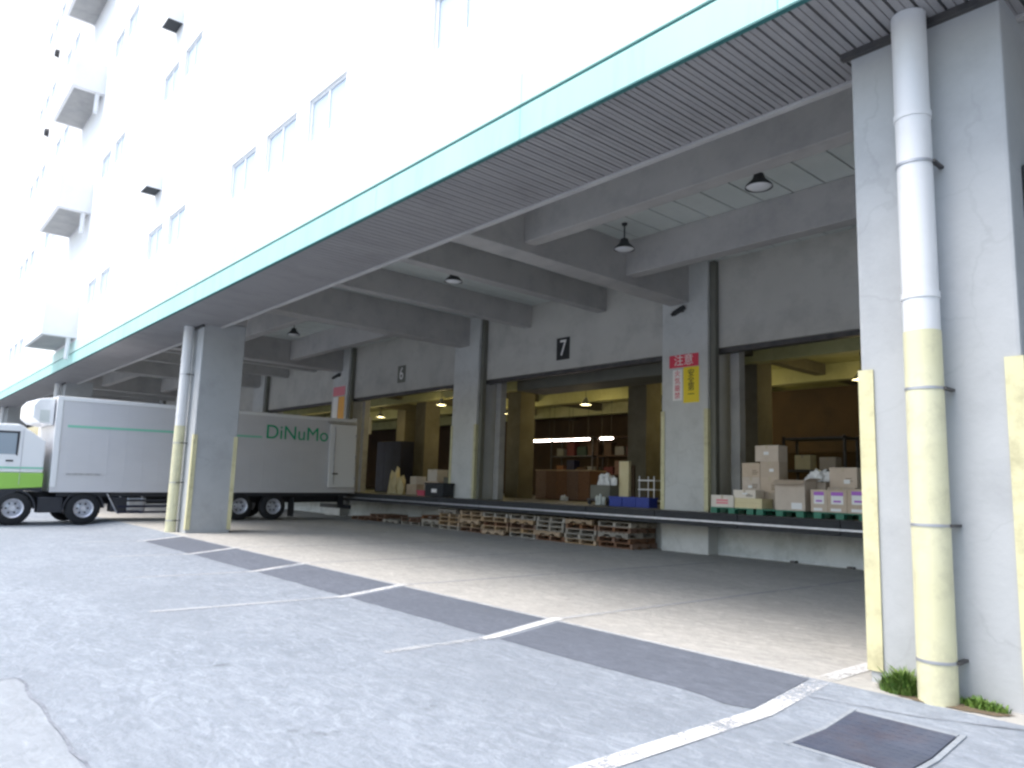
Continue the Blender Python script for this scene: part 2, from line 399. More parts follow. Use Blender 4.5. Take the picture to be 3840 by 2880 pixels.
# drain cover set in its frame near the pillar
cov = empty('drain_cover', (-2.43, 5.62, 0), label='rusty dark steel drain cover set in the concrete at the foot of the near pillar', cat='drain cover')
def cov_sheet(name, x0, x1, y0, y1, dz, m, parent, t=.02):
    ys = sorted([y for y in (y0, 5.63, y1) if y0 <= y <= y1]); s = MB()
    for y in ys:
        for x in (x0, x1):
            s.v.append((x+2.43, y-5.62, prof(y)+dz))
            s.v.append((x+2.43, y-5.62, prof(y)+dz-t))
    for i in range(len(ys)-1):
        b = 4*i; s.f += [(b, b+2, b+6, b+4), (b, b+4, b+5, b+1), (b+2, b+3, b+7, b+6)]
    b = 4*(len(ys)-1); s.f += [(0, 1, 3, 2), (b, b+2, b+3, b+1)]
    return s.build(name, m, parent)
cov_sheet('cover_plate', -2.79, -2.07, 5.14, 6.10, .016, MT['iron'], cov)
for x in (-2.84, -2.06):
    cov_sheet('frame_bar', x, x+.04, 5.08, 6.16, .012, MT['slab'], cov)
for y in (5.08, 6.11):
    cov_sheet('frame_bar', -2.795, -2.065, y, y+.045, .012, MT['slab'], cov)
s = MB()
for i in range(9):
    for j in range(12):
        x = -2.75+i*.08; y = 5.18+j*.08; z = prof(y)+.016
        s.box(x+2.43-.025, x+2.43+.025, y-5.62-.008, y-5.62+.008, z-.003, z+.0015)
tag(s.build('tread_ribs', MT['iron'], cov), kind='stuff')

# ------------------------------------------------------------------ warehouse building
YF = 5.92
XL, XR = -170, 22
bld = empty('warehouse_building', (0, 0, 0), label='huge white warehouse with mint green canopy edge over open loading bays', cat='building')
FL = 5.35
win = []
groups = [(-9.05, 2), (-17.75, 3), (-24.95, 2), (-33.6, 2), (-47, 2), (-56, 3)]
for gx, gn in groups:
    for i in range(gn):
        x = gx+i*2.15; win.append((x, x+1.55))
for x in (-2, 3.5, 9): win.append((x, x+1.55))
win.sort()
NF = 8
wallm = MB()
zlo = 7.0
for k in range(NF):
    zb, zt = 8.3+FL*k, 9.27+FL*k
    wallm.box(XL, XR, YF, YF+.3, zlo, zb)
    x = XL
    for a, b in win:
        wallm.box(x, a, YF, YF+.3, zb, zt); x = b
    wallm.box(x, XR, YF, YF+.3, zb, zt)
    zlo = zt
wallm.box(XL, XR, YF, YF+.3, zlo, 80)
wallm.build('wall', MT['wall'], bld)
box('roof', XL, XR, YF+.3, 40, 79.6, 80, MT['wall'], bld)
box('room_backing', XL, XR, 6.9, 7.1, 8.5, 79.6, MT['gap'], bld)
# windows: one of each part, copied
wf = MB(); W_, H_ = 1.55, .97
for (a, b, c, d) in ((0, W_, 0, .06), (0, W_, H_-.06, H_), (0, .06, .06, H_-.06), (W_-.06, W_, .06, H_-.06), (W_/2-.03, W_/2+.03, .06, H_-.06)):
    wf.box(a, b, .05, .12, c, d)
wf0 = wf.build('window', MT['frame'], bld)
wp0 = MB().box(.062, W_-.062, .075, .09, .062, H_-.062).build('pane', MT['paleglass'], wf0)
first = True
for k in range(NF):
    for a, b in win:
        if first:
            o = wf0; first = False
        else:
            o = copy_tree(wf0, bld)
        o.location = (a, YF, 8.3+FL*k)
# mint canopy fascia: lower band, groove, upper band
x = XR; fp = None
while x > XL:
    for (z0_, z1_, yy) in ((6.06, 6.50, 5.85), (6.56, 7.0, 5.86)):
        key = (z0_,)
        o = box('fascia_panel', -3.596, 0, yy, YF-.002, z0_, z1_, MT['mint'] if z0_ < 6.3 else MT['mintpale'], bld, .008) if x == XR else link_copy(fasc[key], bld)
        if x == XR:
            fasc = globals().get('fasc', {}); fasc[key] = o
        o.location = (x, 0, 0)
    x -= 3.6
box('fascia_groove', XL, XR, 5.885, YF-.004, 6.50, 6.56, MT['teal'], bld)
box('drip_edge', XL, XR, 5.835, 5.90, 6.035, 6.058, MT['teal'], bld)
# soffit slats, single ones for the part that can be told apart
sp = .165
sl0 = MB()
for a, b, z in ((0, .068, 0), (.068, .078, .014), (.078, .138, 0)):
    sl0.box(a, b, 5.905, 7.47, 6.06+z, 6.12)
so_ = sl0.build('soffit_slat', MT['soffit'], bld)
xs = 1.5
so_.location = (xs, 0, 0)
for i in range(1, 299):
    link_copy(so_, bld, (xs-i*sp, 0, 0))
far = MB(); x = xs-299*sp
while x > XL:
    far.box(x+.0, x+.138, 5.905, 7.47, 6.06, 6.12); x -= sp
tag(far.build('soffit_slats_far', MT['soffit'], bld), kind='stuff')
box('soffit_right', xs+sp, XR, 5.905, 7.47, 6.06, 6.12, MT['soffit'], bld)
box('soffit_backing', XL, XR, 5.905, 7.47, 6.125, 6.2, MT['gap'], bld)
box('edge_trim', XL, XR, 7.472, 7.56, 6.03, 6.16, MT['beam'], bld, .006)
box('outer_girder', XL, XR, 6.93, 7.555, 6.21, 8.45, MT['beam'], bld)
# bay ceiling: panels with open joints
dp = MB().box(0, .665, 7.56, 17.28, 8.07, 8.13).build('ceiling_panel', MT['deck'], bld, .006)
dp.location = (3, 0, 0)
n_ = 1
while 3-n_*.7 > -66:
    link_copy(dp, bld, (3-n_*.7, 0, 0)); n_ += 1
box('ceiling_slab', XL, XR, 7.56, 17.9, 8.132, 8.45, MT['gap'], bld)
CX = [8.0, -2.15, -12.3, -22.45, -32.6, -42.75, -52.9, -63.05]      # column lines
for cx in CX:
    MB().box(cx-.5, cx+.15, 7.56, 17.28, 6.95, 8.066).build('girder', MT['beam'], bld, .02)
for i, cx in enumerate(CX[:-1]):
    nx = CX[i+1]
    a, b = nx+.152, cx-.502
    if i in (2, 4, 6):                       # beams run in towards the wall
        for k in (1, 2):
            xb = cx-3.55*k+.35
            MB().box(xb-.36, xb, 7.56, 17.28, 7.28, 8.064).build('ceiling_beam', MT['beam'], bld, .02)
    else:                                    # beams run along the bays
        for y in (10.7, 14.25):
            MB().box(a, b, y, y+.36, 7.15, 8.064).build('ceiling_beam', MT['beam'], bld, .02)
# dock-side columns, lintel walls, door frames
for i, cx in enumerate(CX):
    c = MB().box(cx-.77, cx+.77, 17.0, 18.3, 0, 8.1315).build('dock_column', MT['column'], bld, .025)
    for sx in (-1, 1):
        g = MB().prism([(cx+sx*.775, 16.985), (cx+sx*.775, 17.12), (cx+sx*.785, 17.12), (cx+sx*.785, 16.975), (cx+sx*.66, 16.975), (cx+sx*.66, 16.985)], 'z', 1.14, 3.9)
        g.build('corner_guard', MT['yellow'], c)
for i, cx in enumerate(CX[:-1]):
    a, b = CX[i+1]+.775, cx-.775
    MB().box(a, b, 17.285, 17.6, 5.6, 8.131).build('lintel_wall', MT['lintel'], bld)
    MB().box(a, b, 17.35, 17.58, 5.46, 5.598).build('shutter_slot', MT['darksteel'], bld)
    for x in (a+.24, b-.4):
        MB().box(x, x+.28, 17.72, 18.0, 1.14, 5.9).build('door_post', MT['conc'], bld, .01)
for cx in CX:
    MB().box(cx+.774, cx+.95, 17.10, 17.283, 1.145, 8.05).build('side_shade_strip', MT['olive'], bld, .01)  # dark strip added to give each column's side face its shade
# interior shell
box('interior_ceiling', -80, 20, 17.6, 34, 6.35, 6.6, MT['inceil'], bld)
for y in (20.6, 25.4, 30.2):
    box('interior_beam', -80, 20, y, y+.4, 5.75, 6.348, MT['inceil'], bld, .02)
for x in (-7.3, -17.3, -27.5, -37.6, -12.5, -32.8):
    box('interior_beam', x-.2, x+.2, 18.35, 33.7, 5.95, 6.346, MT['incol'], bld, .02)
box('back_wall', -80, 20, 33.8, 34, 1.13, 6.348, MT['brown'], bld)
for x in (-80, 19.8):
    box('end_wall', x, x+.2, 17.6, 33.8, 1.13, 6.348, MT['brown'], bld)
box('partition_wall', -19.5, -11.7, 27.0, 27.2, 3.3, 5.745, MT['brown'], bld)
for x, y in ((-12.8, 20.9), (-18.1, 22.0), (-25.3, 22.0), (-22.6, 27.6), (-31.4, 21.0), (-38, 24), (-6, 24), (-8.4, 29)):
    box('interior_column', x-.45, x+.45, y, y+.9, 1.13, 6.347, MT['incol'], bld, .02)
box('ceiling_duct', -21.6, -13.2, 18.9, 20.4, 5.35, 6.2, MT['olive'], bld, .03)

# ------------------------------------------------------------------ loading dock
dock = empty('loading_dock', (0, 16, 0), label='raised concrete loading dock with black rubber edge and steel rail', cat='loading dock')
def dbox(n, x0, x1, y0, y1, z0, z1, m, bev=0): return box(n, x0, x1, y0-16, y1-16, z0, z1, m, dock, bev)
dbox('platform', -80, 20, 16.0, 34.0, .80, 1.13, MT['dockfloor'])
dbox('front_wall', -80, 20, 17.45, 17.6, 0, .798, MT['dockwall'])
x = 20
while x > -80:
    dbox('rubber_edge', x-2.48, x, 15.94, 15.998, .80, 1.125, MT['black'], .01); x -= 2.5
dbox('steel_rail', -80, 20, 15.895, 15.938, .905, .955, MT['steel'], .006)
dbox('edge_angle', -80, 20, 15.93, 16.06, 1.131, 1.141, MT['darksteel'])
# wall plinth stains: slab bolts
for x in (-9.4, -8.0, -6.5, -4.6):
    dbox('floor_clip', x, x+.14, 17.30, 17.44, 0.0, .05, MT['darksteel'])

# ------------------------------------------------------------------ outer pillars with guards and downpipes
def pillar(cx, lab, plab, pipe=True):
    t = empty('pillar', (cx, 7.0, 0), label=lab, cat='pillar', group='pillars along the yard edge')
    MB().box(-.65, .65, 0, 1.25, -.05, 6.206).build('shaft', MT['pillar'], t, .03)
    MB().box(-.66, .66, .57, 1.26, 6.21, 8.06).build('pillar_head', MT['beam'], t, .02)
    for sx, sy in ((-1, 0), (1, 0), (1, 1), (-1, 1)):
        yy = 0 if sy == 0 else 1.25; d = -1 if sy == 0 else 1
        pts = [(sx*.655, yy-d*.10), (sx*.668, yy-d*.10), (sx*.668, yy+d*.018), (sx*.53, yy+d*.018), (sx*.53, yy+d*.005), (sx*.655, yy+d*.005)]
        MB().prism(pts, 'z', .10, 2.82).build('corner_guard', MT['yellow'], t)
    box('top_trim', -.72, .72, -.07, .0-.002, 5.99, 6.055, MT['darksteel'], t)
    if pipe:
        p = empty('downpipe', (cx-.02, 6.79, 0), label=plab, cat='downpipe', group='downpipes on the pillars')
        r_ = .145
        MB().tube((0, 0, 3.075), (0, 0, 6.055), r_, 32).build('upper_pipe', MT['pvc'], p, 0, True)
        MB().tube((0, 0, -.07), (0, 0, 3.073), r_+.004, 32).build('lower_pipe', MT['pipeyellow'], p, 0, True)
        for z in (5.06, 3.39): MB().tube((0, 0, z-.03), (0, 0, z+.03), r_+.009, 32).build('pipe_socket', MT['pvc'], p, 0, True)
        for z in (.33, 1.42, 2.57, 4.6):
            b = MB().tube((0, 0, z-.012), (0, 0, z+.012), r_+.010, 32).build('clamp', MT['band'], p, 0, True)
            MB().box(r_-.01, r_+.028, -.012, .20, z-.012, z+.012).build('clamp_bolt', MT['darksteel'], b)
    return t
pillar(-2.40, 'large pale concrete pillar in the foreground at the right edge', 'fat downpipe with yellow lower half on the near right pillar')
pillar(-22.75, 'pale concrete pillar standing in front of the parked white truck', 'downpipe on the pillar that stands in front of the truck')
pillar(-43.1, 'distant concrete pillar top seen above the truck box', 'downpipe on the distant pillar above the truck box')
pillar(-63.4, 'farthest concrete pillar seen above the truck cab', 'downpipe on the farthest pillar above the truck cab')
jb = empty('junction_box', (-1.74, 7.45, 4.35), label='small black electric box on the outer side of the near pillar', cat='electric box')
MB().box(-.008, .14, -.12, .14, -.28, .22).build('case', MT['lampdark'], jb, .02)
MB().box(.14, .16, -.05, .07, -.02, .1).build('indicator', MT['signwhite'], jb)

# balconies and vent hoods on the facade
for k in range(4):
    t = empty('balcony', (-37.1, YF, 7.16+5.44*k), group='stacked facade balconies', cat='balcony',
              label=['lowest white balcony box on the facade just above the canopy', 'second white balcony box up the facade',
                     'third white balcony box up the facade', 'topmost balcony box cut off by the top edge of the photo'][k])
    MB().box(-2.3, 2.3, -1.25, 0, 0, .12).build('floor_slab', MT['wall'], t)
    MB().box(-2.12, 2.0, -1.12, -.02, -.012, -.001).build('underside_shade_panel', MT['conc'], t)  # darker panel added so the balcony's underside looks shaded
    MB().box(-2.3, 2.3, -1.25, -1.15, .122, 1.35).build('parapet', MT['wall'], t)
    for x in (-2.3, 2.2):
        MB().box(x, x+.1, -1.148, 0, .122, 1.35).build('side_parapet', MT['wall'], t)
    MB().tube((2.12, -.25, -.9), (2.12, -.25, .0), .09, 14).build('drain_spout', MT['wall'], t, 0, True)
for k, (x, z) in enumerate(((-24.3, 10.45), (-23.8, 15.85), (-24.1, 21.3))):
    t = empty('vent_hood', (x, YF, z), group='vent hoods on the facade', cat='vent hood',
              label=['white vent hood with dark underside, lower one on the facade', 'white vent hood with dark underside, upper one near the top edge', 'highest vent hood above the photo edge'][k])
    MB().box(-.38, -.36, -.46, 0, 0, .5).box(.36, .38, -.46, 0, 0, .5).box(-.36, .36, -.46, -.44, 0, .5).box(-.36, .36, -.44, 0, .48, .5).build('hood_shell', MT['wall'], t)
    MB().box(-.355, .355, -.435, -.005, .02, .05).build('grille', MT['gap'], t)
for k, (x, z) in enumerate(((-50.8, 22.0), (-50.6, 27.1))):
    t = empty('small_vent', (x, YF, z), group='small vents beside the balconies', cat='vent',
              label=['tiny round wall vent beside the second balcony from the top', 'tiny round wall vent beside the topmost balcony'][k])
    MB().lathe([(0, -.25), (.22, -.22), (.26, 0)], (0, 0, 0), 14, 'y').build('cowl', MT['darksteel'], t, 0, True)

# ------------------------------------------------------------------ lamps hung under the canopy
def make_lamp(loc, drop, lab):
    t = empty('pendant_lamp', loc, label=lab, cat='lamp', group='dome lamps hung under the canopy')
    MB().lathe([(.05, .26), (.09, .24), (.12, .14), (.24, .02), (.255, -.02), (.245, -.02), (.225, .02), (.1, .13), (.0, .15)], (0, 0, 0), 24).build('shade', MT['lampdark'], t, 0, True)
    MB().lathe([(0, -.055), (.1, -.05), (.19, -.03), (.235, .0), (0, .0)], (0, 0, 0), 24).build('lamp_glass', MT['lampglass'], t, 0, True)
    MB().tube((0, 0, .26), (0, 0, drop), .018, 8).build('stem', MT['lampdark'], t)
    MB().lathe([(0, drop), (.07, drop), (.06, drop-.05), (0, drop-.05)], (0, 0, 0), 14).build('ceiling_rose', MT['lampdark'], t, 0, True)
    return t
make_lamp((-7.0, 12.0, 7.36), .70, 'dark dome lamp hanging between the two beams left of the near pillar')
make_lamp((-11.3, 13.2, 7.42), .64, 'black dome lamp tucked at the corner of the thick ceiling beam')
make_lamp((-16.2, 11.7, 7.24), .82, 'dome lamp with bright white underside between the cross beams')
make_lamp((-27.6, 12.2, 7.36), .70, 'small dark lamp over the truck beyond the second pillar')

# security cameras on the dock columns
for (x, lab) in ((-12.35, 'black security camera above the red and yellow signs on the nearest dock column'),
                 (-32.7, 'black security camera on the far dock column above the truck')):
    t = empty('security_camera', (x, 17.0, 6.74), label=lab, cat='camera', group='security cameras on columns')
    MB().box(-.04, .04, -.12, 0, -.03, .12).build('bracket', MT['lampdark'], t, .01)
    b = MB().tube((-.1, -.30, -.12), (.08, -.05, .1), .075, 14).build('housing', MT['lampdark'], t, 0, True)
    MB().tube((-.13, -.345, -.158), (-.1, -.30, -.12), .05, 14).build('lens', MT['signblack'], t, 0, True)

# ------------------------------------------------------------------ signs
FRONT = (R(90), 0, 0)
def panel(name, x0, x1, y, z0, z1, m, parent, t=.012):
    return MB().box(x0, x1, y-t, y, z0, z1).build(name, m, parent)
t = empty('warning_sign', (0, 0, 0), label='red and white sign board over a yellow sign on the nearest dock column', cat='sign')
panel('header_board', -12.80, -11.82, 16.998, 5.12, 5.48, MT['red'], t)
panel('caution_board', -12.68, -12.36, 16.998, 4.18, 5.06, MT['signwhite'], t)
panel('safety_board', -12.32, -11.80, 16.998, 4.10, 5.105, MT['signyellow'], t)
text('lettering', '注意', .33, MT['signwhite'], t, (-12.31, 16.985, 5.30), FRONT)
for i, ch in enumerate('火気厳禁'):
    text('lettering', ch, .20, MT['red'], t, (-12.52, 16.985, 4.94-i*.21), FRONT)
for i, ch in enumerate('安全第一'):
    text('lettering', ch, .23, MT['signblack'], t, (-12.06, 16.985, 4.92-i*.20), FRONT)
t = empty('warning_sign', (0, 0, 0), label='faded pink and orange sign on the far dock column above the truck', cat='sign')
panel('header_board', -33.25, -32.05, 16.998, 5.75, 6.2, MT['pinkprint'], t)
panel('caution_board', -33.2, -32.7, 16.998, 4.6, 5.7, MT['signwhite'], t)
panel('safety_board', -32.66, -32.05, 16.998, 4.6, 5.7, MT['signorange'], t)
for (x, z, w_, n_, lab, m1, m2) in ((-17.43, 6.31, .62, '7', 'bay number plate reading 7 above the middle opening', 'signblack', 'signwhite'),
                            (-27.5, 6.38, .62, '6', 'bay number plate reading 6 above the left opening', 'olive', 'signwhite')):
    t = empty('bay_number', (x, 17.284, z), label=lab, cat='number sign', group='bay numbers above the openings')
    panel('plate', -w_/2, w_/2, -.002, -.38, .38, MT[m1], t)
    text('numeral', n_, .78, MT[m2], t, (0, -.016, 0), FRONT, sx=.85)

# ------------------------------------------------------------------ weeds at the foot of the downpipe
def weeds(name, cx, cy, rx, ry, n, h, lab):
    s = MB(); b = 0
    for i in range(n):
        a = random.uniform(0, 2*math.pi); q = math.sqrt(random.random())
        x = cx+rx*q*math.cos(a)*random.uniform(.7, 1.25); y = cy+ry*q*math.sin(a)
        ln = h*random.uniform(.35, 1.15)*(1.1-.5*q); an = random.uniform(0, 2*math.pi); lean = random.uniform(.15, .9)*ln
        wd = random.uniform(.004, .010); px, py = -math.sin(an)*wd, math.cos(an)*wd
        b = len(s.v); z = prof(y)-.005
        mx_, my_ = x+math.cos(an)*lean*.4, y+math.sin(an)*lean*.4; ex, ey = x+math.cos(an)*lean, y+math.sin(an)*lean
        s.v += [(x-px, y-py, z), (x+px, y+py, z), (mx_+px*1.3, my_+py*1.3, z+ln*.65), (mx_-px*1.3, my_-py*1.3, z+ln*.65), (ex, ey, z+ln*.95)]
        s.f += [(b, b+1, b+2, b+3), (b+3, b+2, b+4)]
    o = s.build(name, MT['leaf']); return tag(o, lab, 'weeds', 'weeds at the pillar foot', 'stuff')
weeds('weeds', -2.70, 6.83, .17, .12, 1000, .21, 'bushy green weeds left of the yellow downpipe foot')
weeds('weeds', -2.13, 6.88, .16, .10, 350, .10, 'low green weeds right of the yellow downpipe foot')
s = MB(); n_ = 40
for i in range(n_):
    a = 2*math.pi*i/n_; rr = 1+random.uniform(-.12, .12)
    s.v.append((-2.40+.46*rr*math.cos(a), 6.83+.17*rr*math.sin(a), .006))
s.v.append((-2.40, 6.83, .02))
for i in range(n_): s.f.append((i, (i+1) % n_, n_))
tag(s.build('soil', MT['soil']), 'patch of soil and moss round the downpipe foot', None, None, 'stuff')

# ------------------------------------------------------------------ wooden pallets under the dock edge
PW, PD, PH = 1.26, 1.1, .144
def pallet_proto(kind):
    m = MT['wood_'+kind]
    t = empty('wooden_pallet', (0, 0, 0))
    top = None
    for i in range(7):
        y = -PD/2+i*(PD-.10)/6
        if top is None: top = MB().box(-PW/2, PW/2, 0, .10, PH-.02, PH).build('deck_board', m, t); top.location = (0, y, 0)
        else: link_copy(top, t, (0, y, 0))
    st = None
    for x in (-PW/2, -.045, PW/2-.09):
        if st is None:
            # stringer with fork notches
            pts = [(-PD/2, .022), (-PD/2+.20, .022), (-PD/2+.24, .075), (-PD/2+.42, .075), (-PD/2+.46, .022), (PD/2-.46, .022), (PD/2-.42, .075), (PD/2-.24, .075), (PD/2-.20, .022), (PD/2, .022), (PD/2, PH-.022), (-PD/2, PH-.022)]
            st = MB().prism(pts, 'x', 0, .09).build('stringer', m, t); st.location = (x, 0, 0)
        else: link_copy(st, t, (x, 0, 0))
    bt = None
    for y in (-PD/2, -PD/6-.05, PD/6-.05, PD/2-.10):
        if bt is None: bt = MB().box(-PW/2, PW/2, 0, .10, 0, .02).build('bottom_board', m, t); bt.location = (0, y, 0)
        else: link_copy(bt, t, (0, y, 0))
    return t
protos = {k: pallet_proto(k) for k in ('tan', 'brown', 'grey')}
used = set()
ordn = ['bottom', 'second', 'third', 'fourth', 'fifth']
stk = ['rightmost stack under the dock', 'second stack from right under the dock', 'third stack from right under the dock', 'fourth stack from right under the dock',
       'fifth stack from right under the dock', 'sixth stack from right under the dock', 'seventh stack from right under the dock',
       'eighth stack from right under the dock', 'low ninth pile from the right', 'low tenth pile from the right', 'low pile near the truck tail', 'flat pile nearest the truck tail']
heights = [5, 5, 5, 5, 5, 5, 5, 3, 2, 1, 2, 1]
kinds = [['brown', 'brown', 'grey', 'brown', 'grey'], ['tan', 'grey', 'grey', 'brown', 'tan'], ['brown', 'tan', 'grey', 'grey', 'grey'], ['grey', 'tan', 'brown', 'tan', 'grey'],
         ['tan', 'tan', 'brown', 'tan', 'grey'], ['brown', 'tan', 'tan', 'tan', 'tan'], ['grey', 'tan', 'tan', 'tan', 'grey'], ['grey', 'grey', 'brown'], ['grey', 'brown'], ['grey'], ['brown', 'brown'], ['brown']]
adj = {'tan': 'pale tan', 'brown': 'dark brown', 'grey': 'weathered grey'}
px_ = -14.12
for si, hgt in enumerate(heights):
    bx_, by = px_+random.uniform(-.03, .03), 16.72+random.uniform(-.05, .08)+(.1 if si > 6 else 0)
    brz = random.uniform(-.03, .03)
    for k in range(hgt):
        kd = kinds[si][k]
        o = protos[kd] if kd not in used else copy_tree(protos[kd]); used.add(kd)
        o.location = (bx_+random.uniform(-.035, .035), by+random.uniform(-.03, .03), .001+k*(PH+.001))
        o.rotation_euler = (0, 0, brz+random.uniform(-.02, .02)+(math.pi/2 if (si*3+k) % 5 == 2 else 0))
        pos_ = 'the single one in' if hgt == 1 else ('top one of' if k == hgt-1 else ordn[k]+' of')
        if k == hgt-1 or hgt == 1: lab = f'{adj[kd]} wooden pallet, {pos_} {stk[si]}'
        else: lab = f'{adj[kd]} wooden pallet, {ordn[k]} from ground in {stk[si]}'
        tag(o, lab, 'pallet', 'wooden pallets stacked under the dock')
    px_ -= 1.315

# ------------------------------------------------------------------ goods on the dock
DZ = 1.142
gp = empty('plastic_pallet', (0, 0, 0))
m_ = MT['green']
MB().box(-.6, .6, -.5, .5, .115, .145).build('deck', m_, gp, .004)
lg = None
for x in (-.6, -.09, .42):
    for y in (-.5, -.08, .34):
        if lg is None: lg = MB().box(0, .18, 0, .16, .0, .113).build('foot', m_, gp); lg.location = (x, y, 0)
        else: link_copy(lg, gp, (x, y, 0))
PLX = [-10.38, -9.1, -7.66, -6.4, -5.1]
plab = ['green plastic pallet under the pale boxes beside the dock column', 'green plastic pallet under the large open carton', 'green plastic pallet under the purple labelled cartons',
        'green plastic pallet just behind the near pillar', 'green plastic pallet farther behind the near pillar']
for i, x in enumerate(PLX):
    o = gp if i == 0 else copy_tree(gp)
    o.location = (x, 16.80, DZ); tag(o, plab[i], 'pallet', 'green plastic pallets on the dock edge')
PZ = DZ+.147
def carton(x0, x1, y0, d, z0, h, lab, m='card', rz=0, label=None, tape=True, flaps=False, grp='cartons on the dock', open_top=False):
    w_ = x1-x0
    t = empty('carton', ((x0+x1)/2, y0+d/2, z0), rz, label=lab, cat='carton', group=grp)
    if not flaps:
        MB().box(-w_/2, w_/2, -d/2, d/2, 0, h).build('body', MT[m], t, .006)
    else:
        s = MB(); th = .006
        s.box(-w_/2, w_/2, -d/2, -d/2+th, 0, h).box(-w_/2, w_/2, d/2-th, d/2, 0, h).box(-w_/2, -w_/2+th, -d/2+th, d/2-th, 0, h).box(w_/2-th, w_/2, -d/2+th, d/2-th, 0, h).box(-w_/2+th, w_/2-th, -d/2+th, d/2-th, h*.8, h*.8+th)
        s.build('body', MT[m], t)
        f = MB().prism([(-d/2, h), (-d/2-.16, h-.10), (-d/2-.163, h-.095), (-d/2, h+.006)], 'x', -w_/2, w_/2).build('flap', MT[m], t)
        MB().prism([(w_/2, h), (w_/2+.14, h+.05), (w_/2+.142, h+.056), (w_/2, h+.006)], 'y', -d/2, d/2).build('flap', MT[m], t)
    if tape and not flaps:
        MB().box(-.03, .03, -d/2-.0015, d/2+.0015, h-.001, h+.0015).build('tape', MT['tape'], t)
        MB().box(-.03, .03, -d/2-.0015, -d/2, h-.09, h-.001).build('tape', MT['tape'], t)
    if label == 'purple':
        MB().box(-w_*.30, w_*.32, -d/2-.003, -d/2-.0003, h*.36, h*.90).build('label', MT['white'], t)
        MB().box(-w_*.30, w_*.32, -d/2-.005, -d/2-.003, h*.74, h*.90).build('label_band', MT['purple'], t)
        MB().box(-w_*.18, w_*.20, -d/2-.005, -d/2-.003, h*.45, h*.53).build('label_print', MT['purple'], t)
        MB().box(-w_*.33, w_*.20, -d/2-.003, -d/2-.0003, h*.05, h*.18).build('label', MT['white'], t)
    if label is None and m in ('card', 'cardpale') and grp == 'cartons on the dock':
        k_ = random.random()
        if k_ < .75:
            lx = random.uniform(-.32, .05)*w_; lz = h*random.uniform(.12, .5)
            MB().box(lx, lx+w_*.22, -d/2-.003, -d/2-.0003, lz, lz+h*.2).build('label', MT['white'], t)
        if k_ > .3:
            for q in range(3):
                MB().box(w_*.08, w_*random.uniform(.25, .42), -d/2-.0025, -d/2-.0003, h*(.2+.12*q), h*(.2+.12*q)+.012).build('label_print', MT['brown'], t)
    if label == 'red':
        for q in (.28, .50):
            MB().box(-w_*.26, w_*.26, -d/2-.003, -d/2-.0003, h*q, h*q+.045).build('label_print', MT['pinkprint'], t)
    if label == 'white':
        MB().box(w_*.05, w_*.40, -d/2-.003, -d/2-.0003, h*.05, h*.26).build('label', MT['white'], t)
    return t
Y0 = 16.32
carton(-10.98, -10.33, Y0, .42, PZ, .30, 'white box with red print at the left end of the green pallets', 'cardpale', label='red')
carton(-10.30, -9.56, Y0, .5, PZ, .13, 'lower of two flat yellow boxes on the green pallet', 'cardyellow', tape=False)
carton(-10.30, -9.56, Y0, .5, PZ+.132, .11, 'flat yellow box lying on another yellow box', 'cardyellow', tape=False)
carton(-10.36, -9.76, Y0+.04, .42, PZ+.245, .20, 'pale carton lying on the two flat yellow boxes', 'cardpale', .03)
y1_ = 16.86
carton(-10.42, -9.92, y1_, .42, PZ, .44, 'carton at the bottom left of the tall brown stack')
carton(-10.42, -9.92, y1_, .42, PZ+.442, .33, 'carton in the middle left of the tall brown stack')
carton(-10.42, -9.92, y1_, .42, PZ+.774, .36, 'carton at the top left of the tall brown stack')
carton(-9.91, -9.40, y1_, .42, PZ, .40, 'carton at the bottom right of the tall brown stack')
carton(-9.91, -9.40, y1_, .42, PZ+.402, .38, 'carton second from the bottom right in the tall brown stack')
carton(-9.91, -9.40, y1_, .42, PZ+.784, .38, 'carton third from the bottom right in the tall brown stack')
carton(-10.04, -9.40, y1_, .42, PZ+1.166, .40, 'topmost carton crowning the tall brown stack', 'card', -.04)
carton(-9.22, -8.48, Y0+.02, .58, PZ, .70, 'large plain carton with drooping flaps beside the purple labelled ones', flaps=True, label='white')
carton(-8.90, -8.28, 16.95, .42, PZ, .68, 'brown carton behind the large carton with flaps')
carton(-8.33, -7.95, Y0, .40, PZ, .50, 'left one of three front cartons with white and purple labels', label='purple')
carton(-7.945, -7.50, Y0, .40, PZ, .50, 'middle one of three front cartons with white and purple labels', label='purple')
carton(-7.49, -7.02, Y0, .40, PZ, .53, 'right one of three front cartons with white and purple labels', label='purple')
carton(-8.20, -7.55, 16.86, .5, PZ, .56, 'carton under the raised upright carton')
carton(-8.16, -7.52, 16.90, .45, PZ+.562, .46, 'upright carton raised behind the purple labelled cartons', 'card')
carton(-6.9, -6.3, Y0, .42, PZ, .45, 'carton hidden behind the near pillar edge')
# crumpled white plastic on the large carton
def crumple(name, loc, rx, ry, rz, m, lab, cat, n=10, grp=None):
    bm = bmesh.new(); bmesh.ops.create_icosphere(bm, subdivisions=3, radius=1)
    for v in bm.verts:
        k = 1+.35*math.sin(v.co.x*7+loc[0]*3)*math.cos(v.co.y*6+loc[1])+random.uniform(-.05, .05)
        v.co = Vector((v.co.x*rx*k, v.co.y*ry*k, max(-.02, v.co.z)*rz*k))
    me = bpy.data.meshes.new(name); bm.to_mesh(me); bm.free(); me.materials.append(m)
    o = bpy.data.objects.new(name, me); col.objects.link(o); o.location = loc
    tag(o, lab, cat, grp); return o
crumple('plastic_bag', (-8.52, 16.95+.2, PZ+.70), .30, .18, .26, MT['white'], 'crumpled white plastic bag on top of the brown cartons', 'bag')

